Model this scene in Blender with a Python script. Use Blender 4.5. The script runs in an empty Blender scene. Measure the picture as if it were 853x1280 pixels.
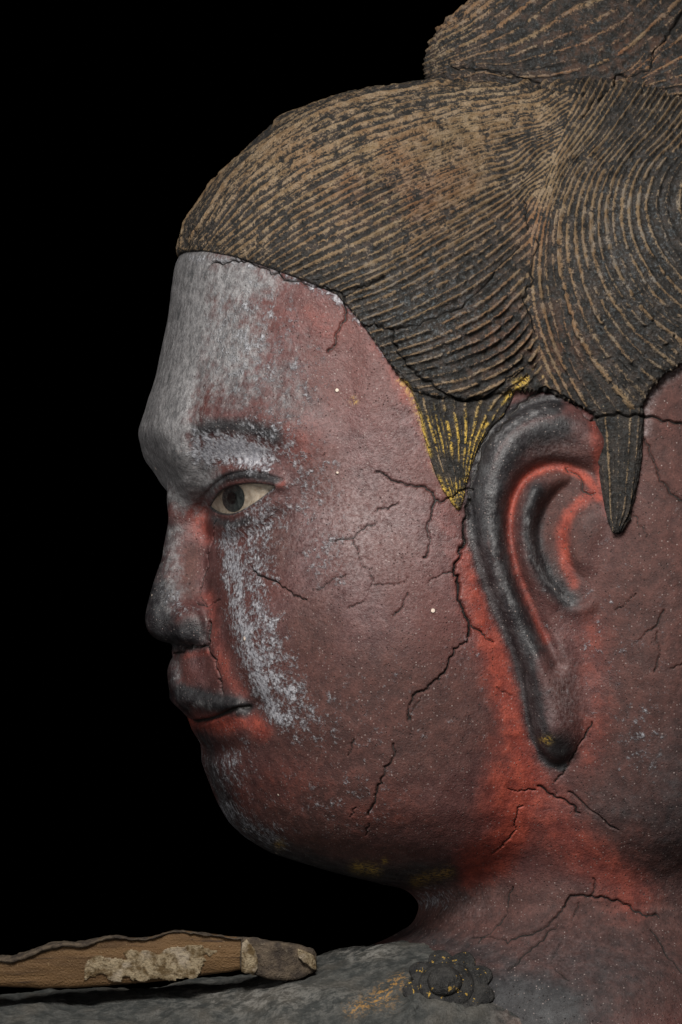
import bpy, math, random
import numpy as np
random.seed(7); rng = np.random.default_rng(7)
QUICK = False
# ------------------------------------------------------------------ scene, camera, light
sc = bpy.context.scene
col = sc.collection
S = 0.0005                       # one sculpting unit = half a millimetre
CX, CY, DC, YB = 426.5, 640.0, 7000.0, 1420.0
def W(x, y, d): return ((x-CX)*S, -d*S, (YB-y)*S)

cam = bpy.data.cameras.new('camera'); camo = bpy.data.objects.new('camera', cam); col.objects.link(camo)
camo.location = W(CX, CY, DC); camo.rotation_euler = (math.pi/2, 0, 0)
cam.sensor_fit = 'VERTICAL'; cam.sensor_height = 36.0; cam.lens = 36.0*DC/1280.0
cam.clip_start = 0.05; cam.clip_end = 100
sc.camera = camo
wd = bpy.data.worlds.new('World'); sc.world = wd; wd.use_nodes = True
wd.node_tree.nodes['Background'].inputs[0].default_value = (0, 0, 0, 1)
wd.node_tree.nodes['Background'].inputs[1].default_value = 0.0
sc.view_settings.view_transform = 'Standard'; sc.view_settings.look = 'None'
sc.view_settings.gamma = 1; sc.view_settings.use_curve_mapping = False
sc.view_settings.exposure = 0.0
def area(name, loc, target, size, power, colr):
    l = bpy.data.lights.new(name, 'AREA'); l.shape = 'DISK'; l.size = size; l.energy = power; l.color = colr
    o = bpy.data.objects.new(name, l); col.objects.link(o); o.location = loc
    from mathutils import Vector
    o.rotation_euler = (Vector(target)-Vector(loc)).to_track_quat('-Z', 'Y').to_euler()
    return o
TGT = W(430, 640, 200)
area('key_lamp', W(330, -330, 1750), TGT, 0.36, 14.0, (1.0, 0.96, 0.91))
area('side_lamp', W(-2300, 500, 1500), TGT, 0.6, 4.0, (1.0, 0.97, 0.95))
area('fill_lamp', W(100, 1050, 3400), TGT, 0.9, 3.2, (1.0, 0.95, 0.92))

# ------------------------------------------------------------------ numeric helpers
f32 = np.float32
def gsm(a, s):
    r = int(3*s)+1; k = np.exp(-0.5*(np.arange(-r, r+1)/s)**2); k /= k.sum()
    return np.convolve(np.pad(a, r, mode='edge'), k, 'valid')
YG = np.arange(-300, 1700, 1.0)
def tab(pts, s=8):
    p = np.array(pts, float); a = np.interp(YG, p[:, 0], p[:, 1])
    a = gsm(a, s) if s else a
    a = a.astype(f32)
    def ev(y):
        t = np.clip(y-YG[0], 0, len(YG)-2).astype(f32); i = t.astype(np.int32); fr = t-i
        return a[i]*(1-fr)+a[i+1]*fr
    return ev
def smin(a, b, k):
    h = np.maximum(k-np.abs(a-b), 0)/k
    return np.minimum(a, b)-h*h*k*0.25
def smax(a, b, k): return -smin(-a, -b, k)
def sstep(a, b, x):
    t = np.clip((x-a)/(b-a), 0, 1); return t*t*(3-2*t)
def seglen2(px, py, a, b):
    dx, dy = b[0]-a[0], b[1]-a[1]; L = dx*dx+dy*dy+1e-9
    t = np.clip(((px-a[0])*dx+(py-a[1])*dy)/L, 0, 1)
    ex = px-a[0]-t*dx; ey = py-a[1]-t*dy
    return ex*ex+ey*ey, t
def pdist(px, py, pts, cut=1e9):
    """distance to an open polyline, BIG outside the box grown by cut"""
    p = np.array(pts, float); out = np.full(px.shape, 1e4, f32)
    m = (px > p[:, 0].min()-cut) & (px < p[:, 0].max()+cut) & (py > p[:, 1].min()-cut) & (py < p[:, 1].max()+cut)
    if not m.any(): return out
    qx, qy = px[m], py[m]; d = np.full(qx.shape, 1e8, f32)
    if len(p) == 1: d = (qx-p[0, 0])**2+(qy-p[0, 1])**2
    for a, b in zip(p[:-1], p[1:]): d = np.minimum(d, seglen2(qx, qy, a, b)[0])
    out[m] = np.sqrt(d); return out
def polysd(px, py, pts, smooth=True):
    p = np.array(pts, float); d = np.full(px.shape, 1e9, f32); ins = np.zeros(px.shape, bool)
    for i in range(len(p)):
        a, b = p[i], p[(i+1) % len(p)]
        d = np.minimum(d, seglen2(px, py, a, b)[0])
        if a[1] != b[1]:
            c = (py >= min(a[1], b[1])) & (py < max(a[1], b[1])) & (px < (py-a[1])*(b[0]-a[0])/(b[1]-a[1])+a[0])
            ins ^= c
    d = np.sqrt(d); return np.where(ins, -d, d).astype(f32)
def chaikin(pts, n=2, closed=False):
    p = np.array(pts, float)
    for _ in range(n):
        q = []
        m = len(p) if closed else len(p)-1
        if not closed: q.append(p[0])
        for i in range(m):
            a, b = p[i], p[(i+1) % len(p)]
            q += [a*.75+b*.25, a*.25+b*.75]
        if not closed: q.append(p[-1])
        p = np.array(q)
    return p
def gline(ix, iy, pts, sig):
    d = pdist(ix, iy, pts, sig*3.2); return np.exp(-(d/sig)**2)
def gspot(ix, iy, x, y, sx, sy=None, rot=0):
    sy = sy or sx; c, s = math.cos(rot), math.sin(rot)
    a = (ix-x)*c+(iy-y)*s; b = -(ix-x)*s+(iy-y)*c
    return np.exp(-np.minimum((a/sx)**2+(b/sy)**2, 40)).astype(f32)
# value noise on a hashed lattice
_perm = rng.random((64, 64, 64)).astype(f32)
def vnoise(x, y, z):
    i = np.floor(x).astype(np.int32); j = np.floor(y).astype(np.int32); k = np.floor(z).astype(np.int32)
    a, b, c = x-i, y-j, z-k; a = a*a*(3-2*a); b = b*b*(3-2*b); c = c*c*(3-2*c)
    i &= 63; j &= 63; k &= 63; i1 = (i+1) & 63; j1 = (j+1) & 63; k1 = (k+1) & 63
    P = _perm
    return ((P[i, j, k]*(1-a)+P[i1, j, k]*a)*(1-b)+(P[i, j1, k]*(1-a)+P[i1, j1, k]*a)*b)*(1-c) + \
           ((P[i, j, k1]*(1-a)+P[i1, j, k1]*a)*(1-b)+(P[i, j1, k1]*(1-a)+P[i1, j1, k1]*a)*b)*c
def fbm(P, sc_, o=3, off=0.0):
    x, y, z = P[:, 0]/sc_+off, P[:, 1]/sc_+off*1.7, P[:, 2]/sc_+off*.6; s = 0; w = .5
    for _ in range(o):
        s = s+w*vnoise(x, y, z); x, y, z = x*2.03, y*2.03, z*2.03; w *= .5
    return (s/(1-.5**o)).astype(f32)

# ------------------------------------------------------------------ the head as a solid
AL = math.radians(13); ca, sa = math.cos(AL), math.sin(AL)
BE = math.radians(19); cb, sb = math.cos(BE), math.sin(BE)
def headframe(x, d):
    u = (480-x)*ca+d*sa; w = (x-480)*sa+d*ca
    return u, w
def imgco(x, y, d):
    """place on the flank of the head (the far flank is the mirror of the near one)"""
    u, w = headframe(x, d); aw = np.sqrt(w*w+4.0)
    x2 = np.where(x < 640, 480-u*ca+aw*sa, x); d2 = np.where(x < 640, u*sa+aw*ca, d)
    k = DC/(DC-d2)
    return (CX+(x2-CX)*k).astype(f32), (CY+(y-CY)*k).astype(f32)
uf = tab([(95, -75), (104, -65), (109, -40), (118, 0), (132, 48), (151, 106), (176, 140), (205, 171), (238, 202), (274, 228), (308, 246),
          (330, 260), (400, 269), (450, 279), (500, 289), (540, 286), (570, 272), (600, 256), (625, 242), (650, 235), (700, 235),
          (750, 243), (790, 248), (830, 250), (880, 247), (905, 241), (930, 231), (960, 221), (995, 207), (1030, 190), (1055, 161),
          (1073, 122), (1085, 80), (1100, 26), (1110, -24), (1125, -70), (1500, -80)], 7)
bb = tab([(95, 15), (104, 28), (110, 62), (120, 98), (136, 134), (162, 172), (196, 205), (240, 232), (300, 254), (350, 268), (420, 279), (500, 286), (600, 293),
          (700, 302), (800, 305), (900, 303), (960, 296), (1000, 284), (1040, 258), (1070, 220), (1090, 175), (1106, 120),
          (1118, 60), (1130, 40), (1500, 40)], 8)
ab_ = tab([(95, 20), (104, 30), (112, 70), (125, 120), (150, 175), (190, 215), (240, 238), (300, 245), (1010, 245), (1050, 215), (1080, 165), (1105, 90), (1120, 30), (1140, 20)], 8)
uc_ = tab([(95, -95), (140, -95), (200, -55), (250, -25), (1000, -25), (1050, -50), (1080, -80), (1110, -130), (1500, -150)], 14)
def slice_sd(du, w, a_f, a_b, b, n):
    a = np.where(du > 0, a_f, a_b)
    q = ((np.abs(du)/a)**n+(np.abs(w)/b)**n)**(1/n)+1e-4
    r = np.sqrt(du*du+w*w); return r-r/q
def coreA(x, y, d):
    u, w = headframe(x, d); c = uc_(y)
    return slice_sd(u-c, w, np.maximum(uf(y)-c, 20), ab_(y), bb(y), 2.15)
def coreB(x, y, d):
    u = (x-835)*cb-d*sb; w = (x-835)*sb+d*cb; c = uc_(y)+10
    return slice_sd(u-c, w, np.maximum(uf(y)*.95-c, 20), ab_(y), bb(y)*0.93, 2.15)
nk_l = tab([(900, 590), (1040, 574), (1080, 560), (1110, 542), (1130, 528), (1150, 522), (1165, 505), (1185, 462), (1205, 410), (1300, 300), (1500, 300)], 6)
nk_d = tab([(900, 200), (1000, 212), (1080, 214), (1120, 222), (1160, 250), (1200, 300), (1300, 360), (1500, 380)], 14)
def neck(x, y, d):
    f = slice_sd(735-x, d, 735-nk_l(y), 260.0, nk_d(y), 2.1)
    return smax(f, 930-y, 60)
uN = tab([(560, 215), (600, 256), (625, 269), (650, 273), (700, 284), (730, 293), (755, 301), (772, 304), (786, 301), (797, 294), (806, 284), (816, 268), (840, 240)], 4)
wN = tab([(560, 25), (620, 27), (650, 28), (700, 35), (740, 48), (770, 62), (790, 66), (804, 60), (816, 48), (840, 30)], 6)
def nose(u, w, y):
    f = slice_sd(u-190, w, np.maximum(uN(y)-190, 20), 60.0, wN(y), 1.95)
    ala = np.sqrt((u-245)**2*.7+(np.abs(w)-45)**2+(y-779)**2*.8)-28
    f = smin(f, ala, 14)
    f = smax(f, (y-807)+(u-250)*.22, 12)
    return smax(f, 578-y, 30)
uL = tab([(790, 246), (812, 272), (840, 275), (855, 273), (866, 269), (880, 261), (890, 252), (898, 241), (904, 230), (930, 215)], 3)
wL = tab([(790, 60), (812, 84), (850, 100), (880, 98), (900, 84), (930, 70)], 6)
def lip(u, w, y):
    f = slice_sd(u-160, w, np.maximum(uL(y)-160, 20), 60.0, wL(y), 2.0)
    f = smax(f, 800-y, 14)
    return smax(f, (y-901)-np.abs(w)*-.19, 5)
EAR = chaikin([(686, 502), (640, 516), (608, 548), (593, 592), (589, 645), (598, 700), (618, 755), (644, 812), (657, 860), (665, 915),
               (681, 948), (702, 957), (728, 940), (745, 880), (752, 780), (768, 700), (772, 600), (758, 530), (722, 506)], 2, True)
def earpt(pts):  # image -> solid at the ear's depth
    k = (DC-255)/DC; return [(CX+(x-CX)*k, CY+(y-CY)*k) for x, y in pts]
EAR_W = earpt(EAR)
HELIX = earpt(chaikin([(742, 552), (715, 534), (684, 530), (652, 543), (628, 572), (615, 608), (612, 650), (620, 698), (639, 748), (663, 800), (678, 850), (690, 905)], 2))
GROOVE = earpt(chaikin([(748, 622), (735, 596), (700, 580), (665, 588), (641, 618), (634, 660), (642, 708), (660, 755), (682, 800), (695, 830)], 2))
ANTI = earpt(chaikin([(668, 615), (656, 650), (660, 695), (682, 732), (712, 752), (735, 755)], 2))
CONCHA = earpt(chaikin([(728, 612), (702, 628), (687, 652), (685, 682), (696, 712), (716, 738)], 2))
TRAG = earpt([(745, 655), (735, 700)])
LOBE = earpt([(690, 830), (698, 920)])
def ear(x, y, d):
    m = (x > 560) & (x < 800) & (y > 470) & (y < 980) & (d > 60)
    f = np.full(x.shape, 60., f32)
    if m.any():
        X, Y, D = x[m], y[m], d[m]
        q = polysd(X, Y, EAR_W)
        top = 276-(X-640)*.17+(Y-700)*-.02
        top = top+19*gline(X, Y, HELIX, 23)-19*gline(X, Y, GROOVE, 10)+13*gline(X, Y, ANTI, 16) \
            - 38*gline(X, Y, CONCHA, 16)+8*gline(X, Y, TRAG, 22)+16*gline(X, Y, LOBE, 30)
        g = smax(q, (D-top)*.9, 17)
        f[m] = smax(g, 120-D, 10)
    return f
def relief(ix, iy, w):
    """soft modelling of the face, read on its flank"""
    r = 12*gspot(ix, iy, 202, 545, 64, 46)                                            # glabella
    r = r+9*gline(ix, iy, [(208, 548), (222, 574)], 28)+11*gline(ix, iy, [(218, 578), (230, 612)], 24)+8*gline(ix, iy, [(226, 610), (232, 630)], 18)                     # knitted brow
    r = r+6*gline(ix, iy, chaikin([(246, 520), (285, 512), (335, 524), (385, 556)], 2), 30)
    r = r-3*gline(ix, iy, chaikin([(250, 470), (240, 515), (243, 560), (256, 600)], 2), 9)
    r = r-10*gspot(ix, iy, 263, 632, 17, 24)-4*gline(ix, iy, chaikin([(242, 750), (255, 764), (260, 782), (259, 792)], 2), 6)                                          # inner canthus
    r = r-6*gspot(ix, iy, 310, 570, 50, 16)
    r = r+7*gline(ix, iy, chaikin([(266, 606), (292, 590), (322, 591), (352, 604)], 2), 11)   # lids
    r = r+5*gline(ix, iy, chaikin([(266, 650), (288, 660), (312, 652), (345, 625)], 2), 10)
    r = r-4*gline(ix, iy, chaikin([(262, 672), (290, 680), (320, 672), (352, 645)], 2), 10)
    r = r-6*gline(ix, iy, chaikin([(262, 740), (276, 790), (296, 840), (318, 878)], 2), 14)   # cheek fold
    r = r+6*gspot(ix, iy, 330, 790, 40, 60)
    r = r-9*gspot(ix, iy, 322, 888, 22, 20)
    r = r-7*gspot(ix, iy, 268, 938, 40, 14)
    r = r-2*gspot(ix, iy, 250, 912, 40, 12)
    r = r-6*gline(ix, iy, [(222, 822), (226, 846)], 8)+6*gline(ix, iy, chaikin([(228, 876), (262, 879), (294, 882)], 2), 10)
    r = r-8*gspot(ix, iy, 430, 480, 60, 90)
    r = r+8*gspot(ix, iy, 420, 690, 90, 80)
    return r
def cores0(x, y, d): return smin(coreA(x, y, d), coreB(x, y, d), 90)
def cores_h(x, y, d):
    g = smin(coreA(x, y, d), coreB(x, y, d)-10, 34)
    return g
def cores(x, y, d):
    f = cores0(x, y, d); m = (y < 330) | (y > 1000)
    if m.any():
        X, Y, D = x[m], y[m], d[m]; g = (cores0(X, Y+3, D)-cores0(X, Y-3, D))/6
        f[m] = f[m]/np.sqrt(1+g*g)
    return smax(f, 112-y, 16)
def skin(P):
    x, y, d = P[:, 0], P[:, 1], P[:, 2]
    f = smin(cores(x, y, d), neck(x, y, d), 46)
    m = x < 470
    if m.any():
        X, Y, D = x[m], y[m], d[m]; u, w = headframe(X, D); g = f[m]
        g = smin(g, nose(u, w, Y), 18); g = smin(g, lip(u, w, Y), 14)
        ix, iy = imgco(X, Y, D)
        f[m] = g-relief(ix, iy, w)*sstep(470, 430, X)
    f = smin(f, ear(x, y, d), 7)
    return smax(f, y-1390, 6)

# ------------------------------------------------------------------ surface nets + refinement
def surf(fun, lo, hi, h, coarse=4):
    lo = np.array(lo, float); n = [int(math.ceil((b-a)/(h*coarse)))*coarse+1 for a, b in zip(lo, hi)]
    nb = [(k-1)//coarse for k in n]; H = h*coarse
    g = np.stack(np.meshgrid(*[np.arange(k)+.5 for k in nb], indexing='ij'), -1).reshape(-1, 3)
    fc = fun((lo+g*H).astype(f32)); near = np.abs(fc) < H*1.7
    F = np.repeat(np.repeat(np.repeat(np.where(fc.reshape(nb) < 0, -9e3, 9e3).astype(f32), coarse, 0), coarse, 1), coarse, 2)
    F = np.pad(F, ((0, 1), (0, 1), (0, 1)), mode='edge')
    need = np.zeros(n, bool); bi = np.argwhere(near.reshape(nb))*coarse
    for i in range(coarse+1):
        for j in range(coarse+1):
            for k in range(coarse+1): need[bi[:, 0]+i, bi[:, 1]+j, bi[:, 2]+k] = True
    idx = np.argwhere(need)
    for s in range(0, len(idx), 400000):
        q = idx[s:s+400000]; F[q[:, 0], q[:, 1], q[:, 2]] = fun((lo+q*h).astype(f32))
    ins = F < 0
    c8 = [ins[i:n[0]-1+i, j:n[1]-1+j, k:n[2]-1+k] for i in (0, 1) for j in (0, 1) for k in (0, 1)]
    anyi = np.logical_or.reduce(c8); alli = np.logical_and.reduce(c8); act = anyi & ~alli
    cid = np.full(act.shape, -1, np.int32); cells = np.argwhere(act); cid[act] = np.arange(len(cells))
    acc = np.zeros((len(cells), 3)); cnt = np.zeros(len(cells)); offs = [(i, j, k) for i in (0, 1) for j in (0, 1) for k in (0, 1)]
    val = [np.clip(F[cells[:, 0]+o[0], cells[:, 1]+o[1], cells[:, 2]+o[2]], -3*h, 3*h) for o in offs]
    for a in range(8):
        for ax in range(3):
            o = list(offs[a])
            if o[ax] == 1: continue
            o2 = list(o); o2[ax] = 1; b = offs.index(tuple(o2))
            m = (val[a] < 0) != (val[b] < 0); t = val[a]/(val[a]-val[b]+1e-12)
            p = np.array(o, float)[None]+np.eye(3)[ax][None]*t[:, None]
            acc[m] += p[m]; cnt[m] += 1
    V = lo+(cells+acc/np.maximum(cnt, 1)[:, None])*h
    Q = []
    for ax in range(3):
        b1, b2 = [(1, 2), (2, 0), (0, 1)][ax]
        sl0 = [slice(None)]*3; sl1 = [slice(None)]*3; sl0[ax] = slice(0, -1); sl1[ax] = slice(1, None)
        A, B = ins[tuple(sl0)], ins[tuple(sl1)]; e = np.argwhere(A != B)
        e = e[(e[:, b1] > 0) & (e[:, b2] > 0) & (e[:, b1] < n[b1]-1) & (e[:, b2] < n[b2]-1)]
        fl = A[e[:, 0], e[:, 1], e[:, 2]]
        d1 = np.eye(3, dtype=int)[b1]; d2 = np.eye(3, dtype=int)[b2]
        g4 = [cid[tuple((e-o).T)] for o in (d1+d2, d2, 0*d1, d1)]
        q = np.stack(g4, 1); q[~fl] = q[~fl][:, ::-1]; Q.append(q)
    Q = np.concatenate(Q)
    return V.astype(f32), Q[(Q >= 0).all(1)]
def vnormals(V, Q):
    a = V[Q[:, 2]]-V[Q[:, 0]]; b = V[Q[:, 3]]-V[Q[:, 1]]; n = np.cross(a, b); N = np.zeros_like(V)
    for i in range(4):
        for c in range(3): N[:, c] += np.bincount(Q[:, i], n[:, c], len(V)).astype(f32)
    return N/np.maximum(np.linalg.norm(N, axis=1, keepdims=True), 1e-9)
def project(fun, V, Q, it, lim):
    for _ in range(it):
        N = vnormals(V, Q)
        for s in range(0, len(V), 300000):
            v = V[s:s+300000]; nn = N[s:s+300000]
            f0 = fun(v); g = (fun(v+nn*1.5)-f0)/1.5
            g = np.clip(np.abs(g), .35, 3)
            V[s:s+300000] = v-nn*np.clip(f0/g, -lim, lim)[:, None]
    return V
def relax(V, Q, k=.5):
    A = np.zeros_like(V); c = np.zeros(len(V), f32)
    for i in range(4):
        for j in (1, 3):
            o = Q[:, (i+j) % 4]
            for t in range(3): A[:, t] += np.bincount(Q[:, i], V[o, t], len(V)).astype(f32)
            c += np.bincount(Q[:, i], minlength=len(V)).astype(f32)
    return V+(A/np.maximum(c, 1)[:, None]-V)*k
def subdivide(V, Q, sel):
    q = Q[sel]; E = np.concatenate([np.sort(q[:, [i, (i+1) % 4]], 1) for i in range(4)])
    key = E[:, 0].astype(np.int64)*len(V)+E[:, 1]; uq, inv = np.unique(key, return_inverse=True)
    ea, eb = uq//len(V), uq % len(V); nv = len(V); nq = len(q)
    mids = (V[ea]+V[eb])*.5; cen = V[q].mean(1)
    em = [inv[i*nq:(i+1)*nq]+nv for i in range(4)]; cc = np.arange(nq)+nv+len(uq)
    out = [np.stack([q[:, i], em[i], cc, em[(i+3) % 4]], 1) for i in range(4)]
    return np.concatenate([V, mids, cen]).astype(f32), np.concatenate([Q[~sel]]+out)
def sculpt(fun, lo, hi, h, levels, near):
    V, Q = surf(fun, lo, hi, h)
    V = project(fun, V, Q, 2, h); V = relax(V, Q, .5); V = project(fun, V, Q, 2, h)
    for L in range(levels):
        s = near(V[Q].mean(1)); V, Q = subdivide(V, Q, s); hh = h/2**(L+1)
        V = project(fun, V, Q, 2, hh*2); V = relax(V, Q, .4); V = project(fun, V, Q, 1, hh*2)
    return V, Q
LEV = 1 if QUICK else 2

# ------------------------------------------------------------------ mesh objects
def link(name, V, Q, mat, parent=None, attrs=None, normals=None):
    me = bpy.data.meshes.new(name)
    P = np.empty((len(V), 3), f32); P[:, 0] = (V[:, 0]-CX)*S; P[:, 1] = -V[:, 2]*S; P[:, 2] = (YB-V[:, 1])*S
    Q = Q[:, ::-1]; k = Q.shape[1]; me.vertices.add(len(P)); me.vertices.foreach_set('co', P.ravel())
    me.loops.add(Q.size); me.loops.foreach_set('vertex_index', Q.astype(np.int32).ravel())
    me.polygons.add(len(Q)); me.polygons.foreach_set('loop_start', np.arange(0, Q.size, k, dtype=np.int32))
    me.polygons.foreach_set('loop_total', np.full(len(Q), k, np.int32))
    me.polygons.foreach_set('use_smooth', np.ones(len(Q), bool))
    me.update(); me.validate()
    for nm, A in (attrs or {}).items():
        a = me.attributes.new(nm, 'FLOAT_COLOR', 'POINT'); a.data.foreach_set('color', A.astype(f32).ravel())
    if normals is not None:
        n = np.empty((len(V), 3), f32); n[:, 0] = normals[:, 0]; n[:, 1] = -normals[:, 2]; n[:, 2] = -normals[:, 1]
        me.normals_split_custom_set_from_vertices(n.tolist())
    o = bpy.data.objects.new(name, me); col.objects.link(o)
    if mat: me.materials.append(mat)
    if parent: o.parent = parent
    return o
def split(V, Q, sel):
    q = Q[sel]; ids, inv = np.unique(q, return_inverse=True)
    return ids, inv.reshape(q.shape)
def mk(name): 
    m = bpy.data.materials.new(name); m.use_nodes = True; m.node_tree.nodes.clear(); return m

# ------------------------------------------------------------------ cracks
def jag(pts, amp=1.6, n=3):
    p = [np.array(q, float) for q in pts]
    for k in range(n):
        r = [p[0]]
        for a, b in zip(p[:-1], p[1:]):
            d = b-a; L = np.hypot(*d)
            if L > 4:
                m = (a+b)/2+np.array([-d[1], d[0]])/L*rng.normal(0, 1)*min(amp, L*.16); r.append(m)
            r.append(b)
        p = r
    return np.array(p)
CR = [  # (half width, depth, points)
 (1.5, 5, [(470,590),(487,598),(510,607),(533,609),(548,625),(556,626),(580,613),(590,612)]),
 (1.4, 4, [(547,625),(540,645),(534,660),(538,675),(536,690),(530,697)]),
 (1.8, 2.5, [(676,489),(644,513),(618,539),(600,562),(589,600),(587,625)]), (2.2, 8, [(587,625),(581,650),(582,680),(577,693),(569,705),(568,715),(574,740),(580,765),(588,780),(587,795)]),
 (1.6, 5, [(587,795),(585,803),(568,811),(563,822),(560,835),(550,850),(538,856),(520,867),(513,880),(511,900)]),
 (1.0, 3, [(410,676),(442,673),(455,662),(470,655)]), (0.9, 3, [(442,673),(448,690),(452,705),(463,720),(466,730),(460,745),(448,755),(435,761)]),
 (.8, 2.5, [(466,732),(500,730),(510,722)]), (1.0, 3, [(510,742),(505,755),(492,770)]), (1.0, 3, [(470,640),(485,637),(498,629)]),
 (.8, 2.5, [(569,713),(550,720),(535,730)]), (1.2, 4, [(590,782),(603,790),(618,803)]),
 (1.2, 4, [(315,710),(330,722),(350,732),(365,742),(383,750)]), (.8, 2.5, [(395,738),(415,725),(432,718)]),
 (.8, 2.5, [(272,640),(268,665),(262,690),(255,720),(251,745),(258,758),(275,750)]), (1.0, 3, [(246,752),(258,758)]),
 (1.7, 6, [(262,778),(260,795),(258,808)]), (1.5, 5, [(258,808),(235,810),(218,818)]), (1.3, 4, [(258,808),(270,825),(272,850),(278,868)]),
 (1.4, 4, [(492,930),(490,950),(478,972),(472,985),(465,1010),(460,1020)]), (1.0, 3, [(445,1010),(438,1022)]), (.8, 3, [(462,1030),(458,1045)]),
 (.9, 3, [(442,925),(435,945)]), (.7, 2, [(528,870),(515,890),(513,920)]),
 (1.5, 5, [(262,330),(285,327),(300,325),(320,332),(350,345),(390,358),(420,365),(430,375)]), (1.3, 4, [(430,375),(432,400),(420,430),(410,440)]),
 (1.6, 5, [(430,372),(450,360),(480,345)]), (1.8, 6, [(453,407),(490,412),(496,441),(515,462),(533,478),(575,500),(612,496),(650,462)]),
 (1.4, 5, [(495,412),(540,398),(580,383),(612,351),(650,308)]), (1.5, 5, [(671,298),(665,356),(655,372),(671,415)]), (1.4,5,[(655,250),(660,285)]),
 (2.0, 7, [(676,489),(713,500),(740,523),(793,518),(851,529),(900,533)]),
 (1.3, 4, [(806,549),(817,575),(825,602),(843,619),(853,626),(870,640)]), (1.0, 3, [(742,617),(729,615),(720,593),(707,584)]),
 (1.1, 3, [(740,903),(729,925),(707,960),(694,978)]), (1.0, 3, [(830,763),(817,785),(795,803)]), (1.0, 3, [(795,742),(769,763)]), (1, 3, [(870,822),(838,836)]),
 (.9, 3, [(822,790),(826,815),(818,840)]), (.7, 2, [(792,645),(805,660),(808,672)]),
 (1.5, 4, [(570,1178),(602,1170),(634,1178),(676,1162),(697,1143),(713,1120),(740,1120),(772,1125),(804,1143),(825,1146)]),
 (1.5, 4, [(636,1212),(665,1183),(697,1154)]), (1.0, 3, [(740,1120),(742,1098)]), (1.3, 4, [(814,1162),(853,1215)]), (1.1, 3, [(641,1109),(634,1141),(612,1167),(598,1178)]),
 (1.0, 3, [(700,1180),(690,1200),(712,1225)]), (.8,3,[(724,1128),(716,1150)]),
 (1.3, 4, [(673,983),(697,998),(725,1017)]), (1.2, 4, [(711,990),(739,1014),(773,1038)]), (1.0, 3, [(635,986),(670,988)]), (1.1, 3, [(654,1008),(644,1027),(646,1038),(629,1058),(615,1068)]),
 (.8, 2.5, [(622,860),(640,870)]), (.7,2,[(693,978),(693,995)]),
 (1.8, 6, [(562,83),(603,87),(632,95),(666,103),(690,112),(732,114)]), (2.4, 8, [(728,143),(748,124),(769,101),(806,87),(819,62),(848,25),(870,-10)]),
]
CR = [(w, dp, jag(p)) for w, dp, p in CR]
def cracks(ix, iy):
    """(depth, core mask)"""
    dep = np.zeros(ix.shape, f32); core = np.zeros(ix.shape, f32)
    for w, dp, p in CR:
        d = pdist(ix, iy, p, 12)
        m = d < 12
        if not m.any(): continue
        dd = d[m]; wv = w*.72*(.45+1.1*vnoise(ix[m]/17, iy[m]/17, ix[m]*0+w*7))
        dep[m] = np.maximum(dep[m], dp*np.exp(-(dd/(wv*1.05))**2)+.35*np.exp(-(dd/6)**2))
        core[m] = np.maximum(core[m], np.exp(-(dd/(wv*.95))**2))
    return dep, core

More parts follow.
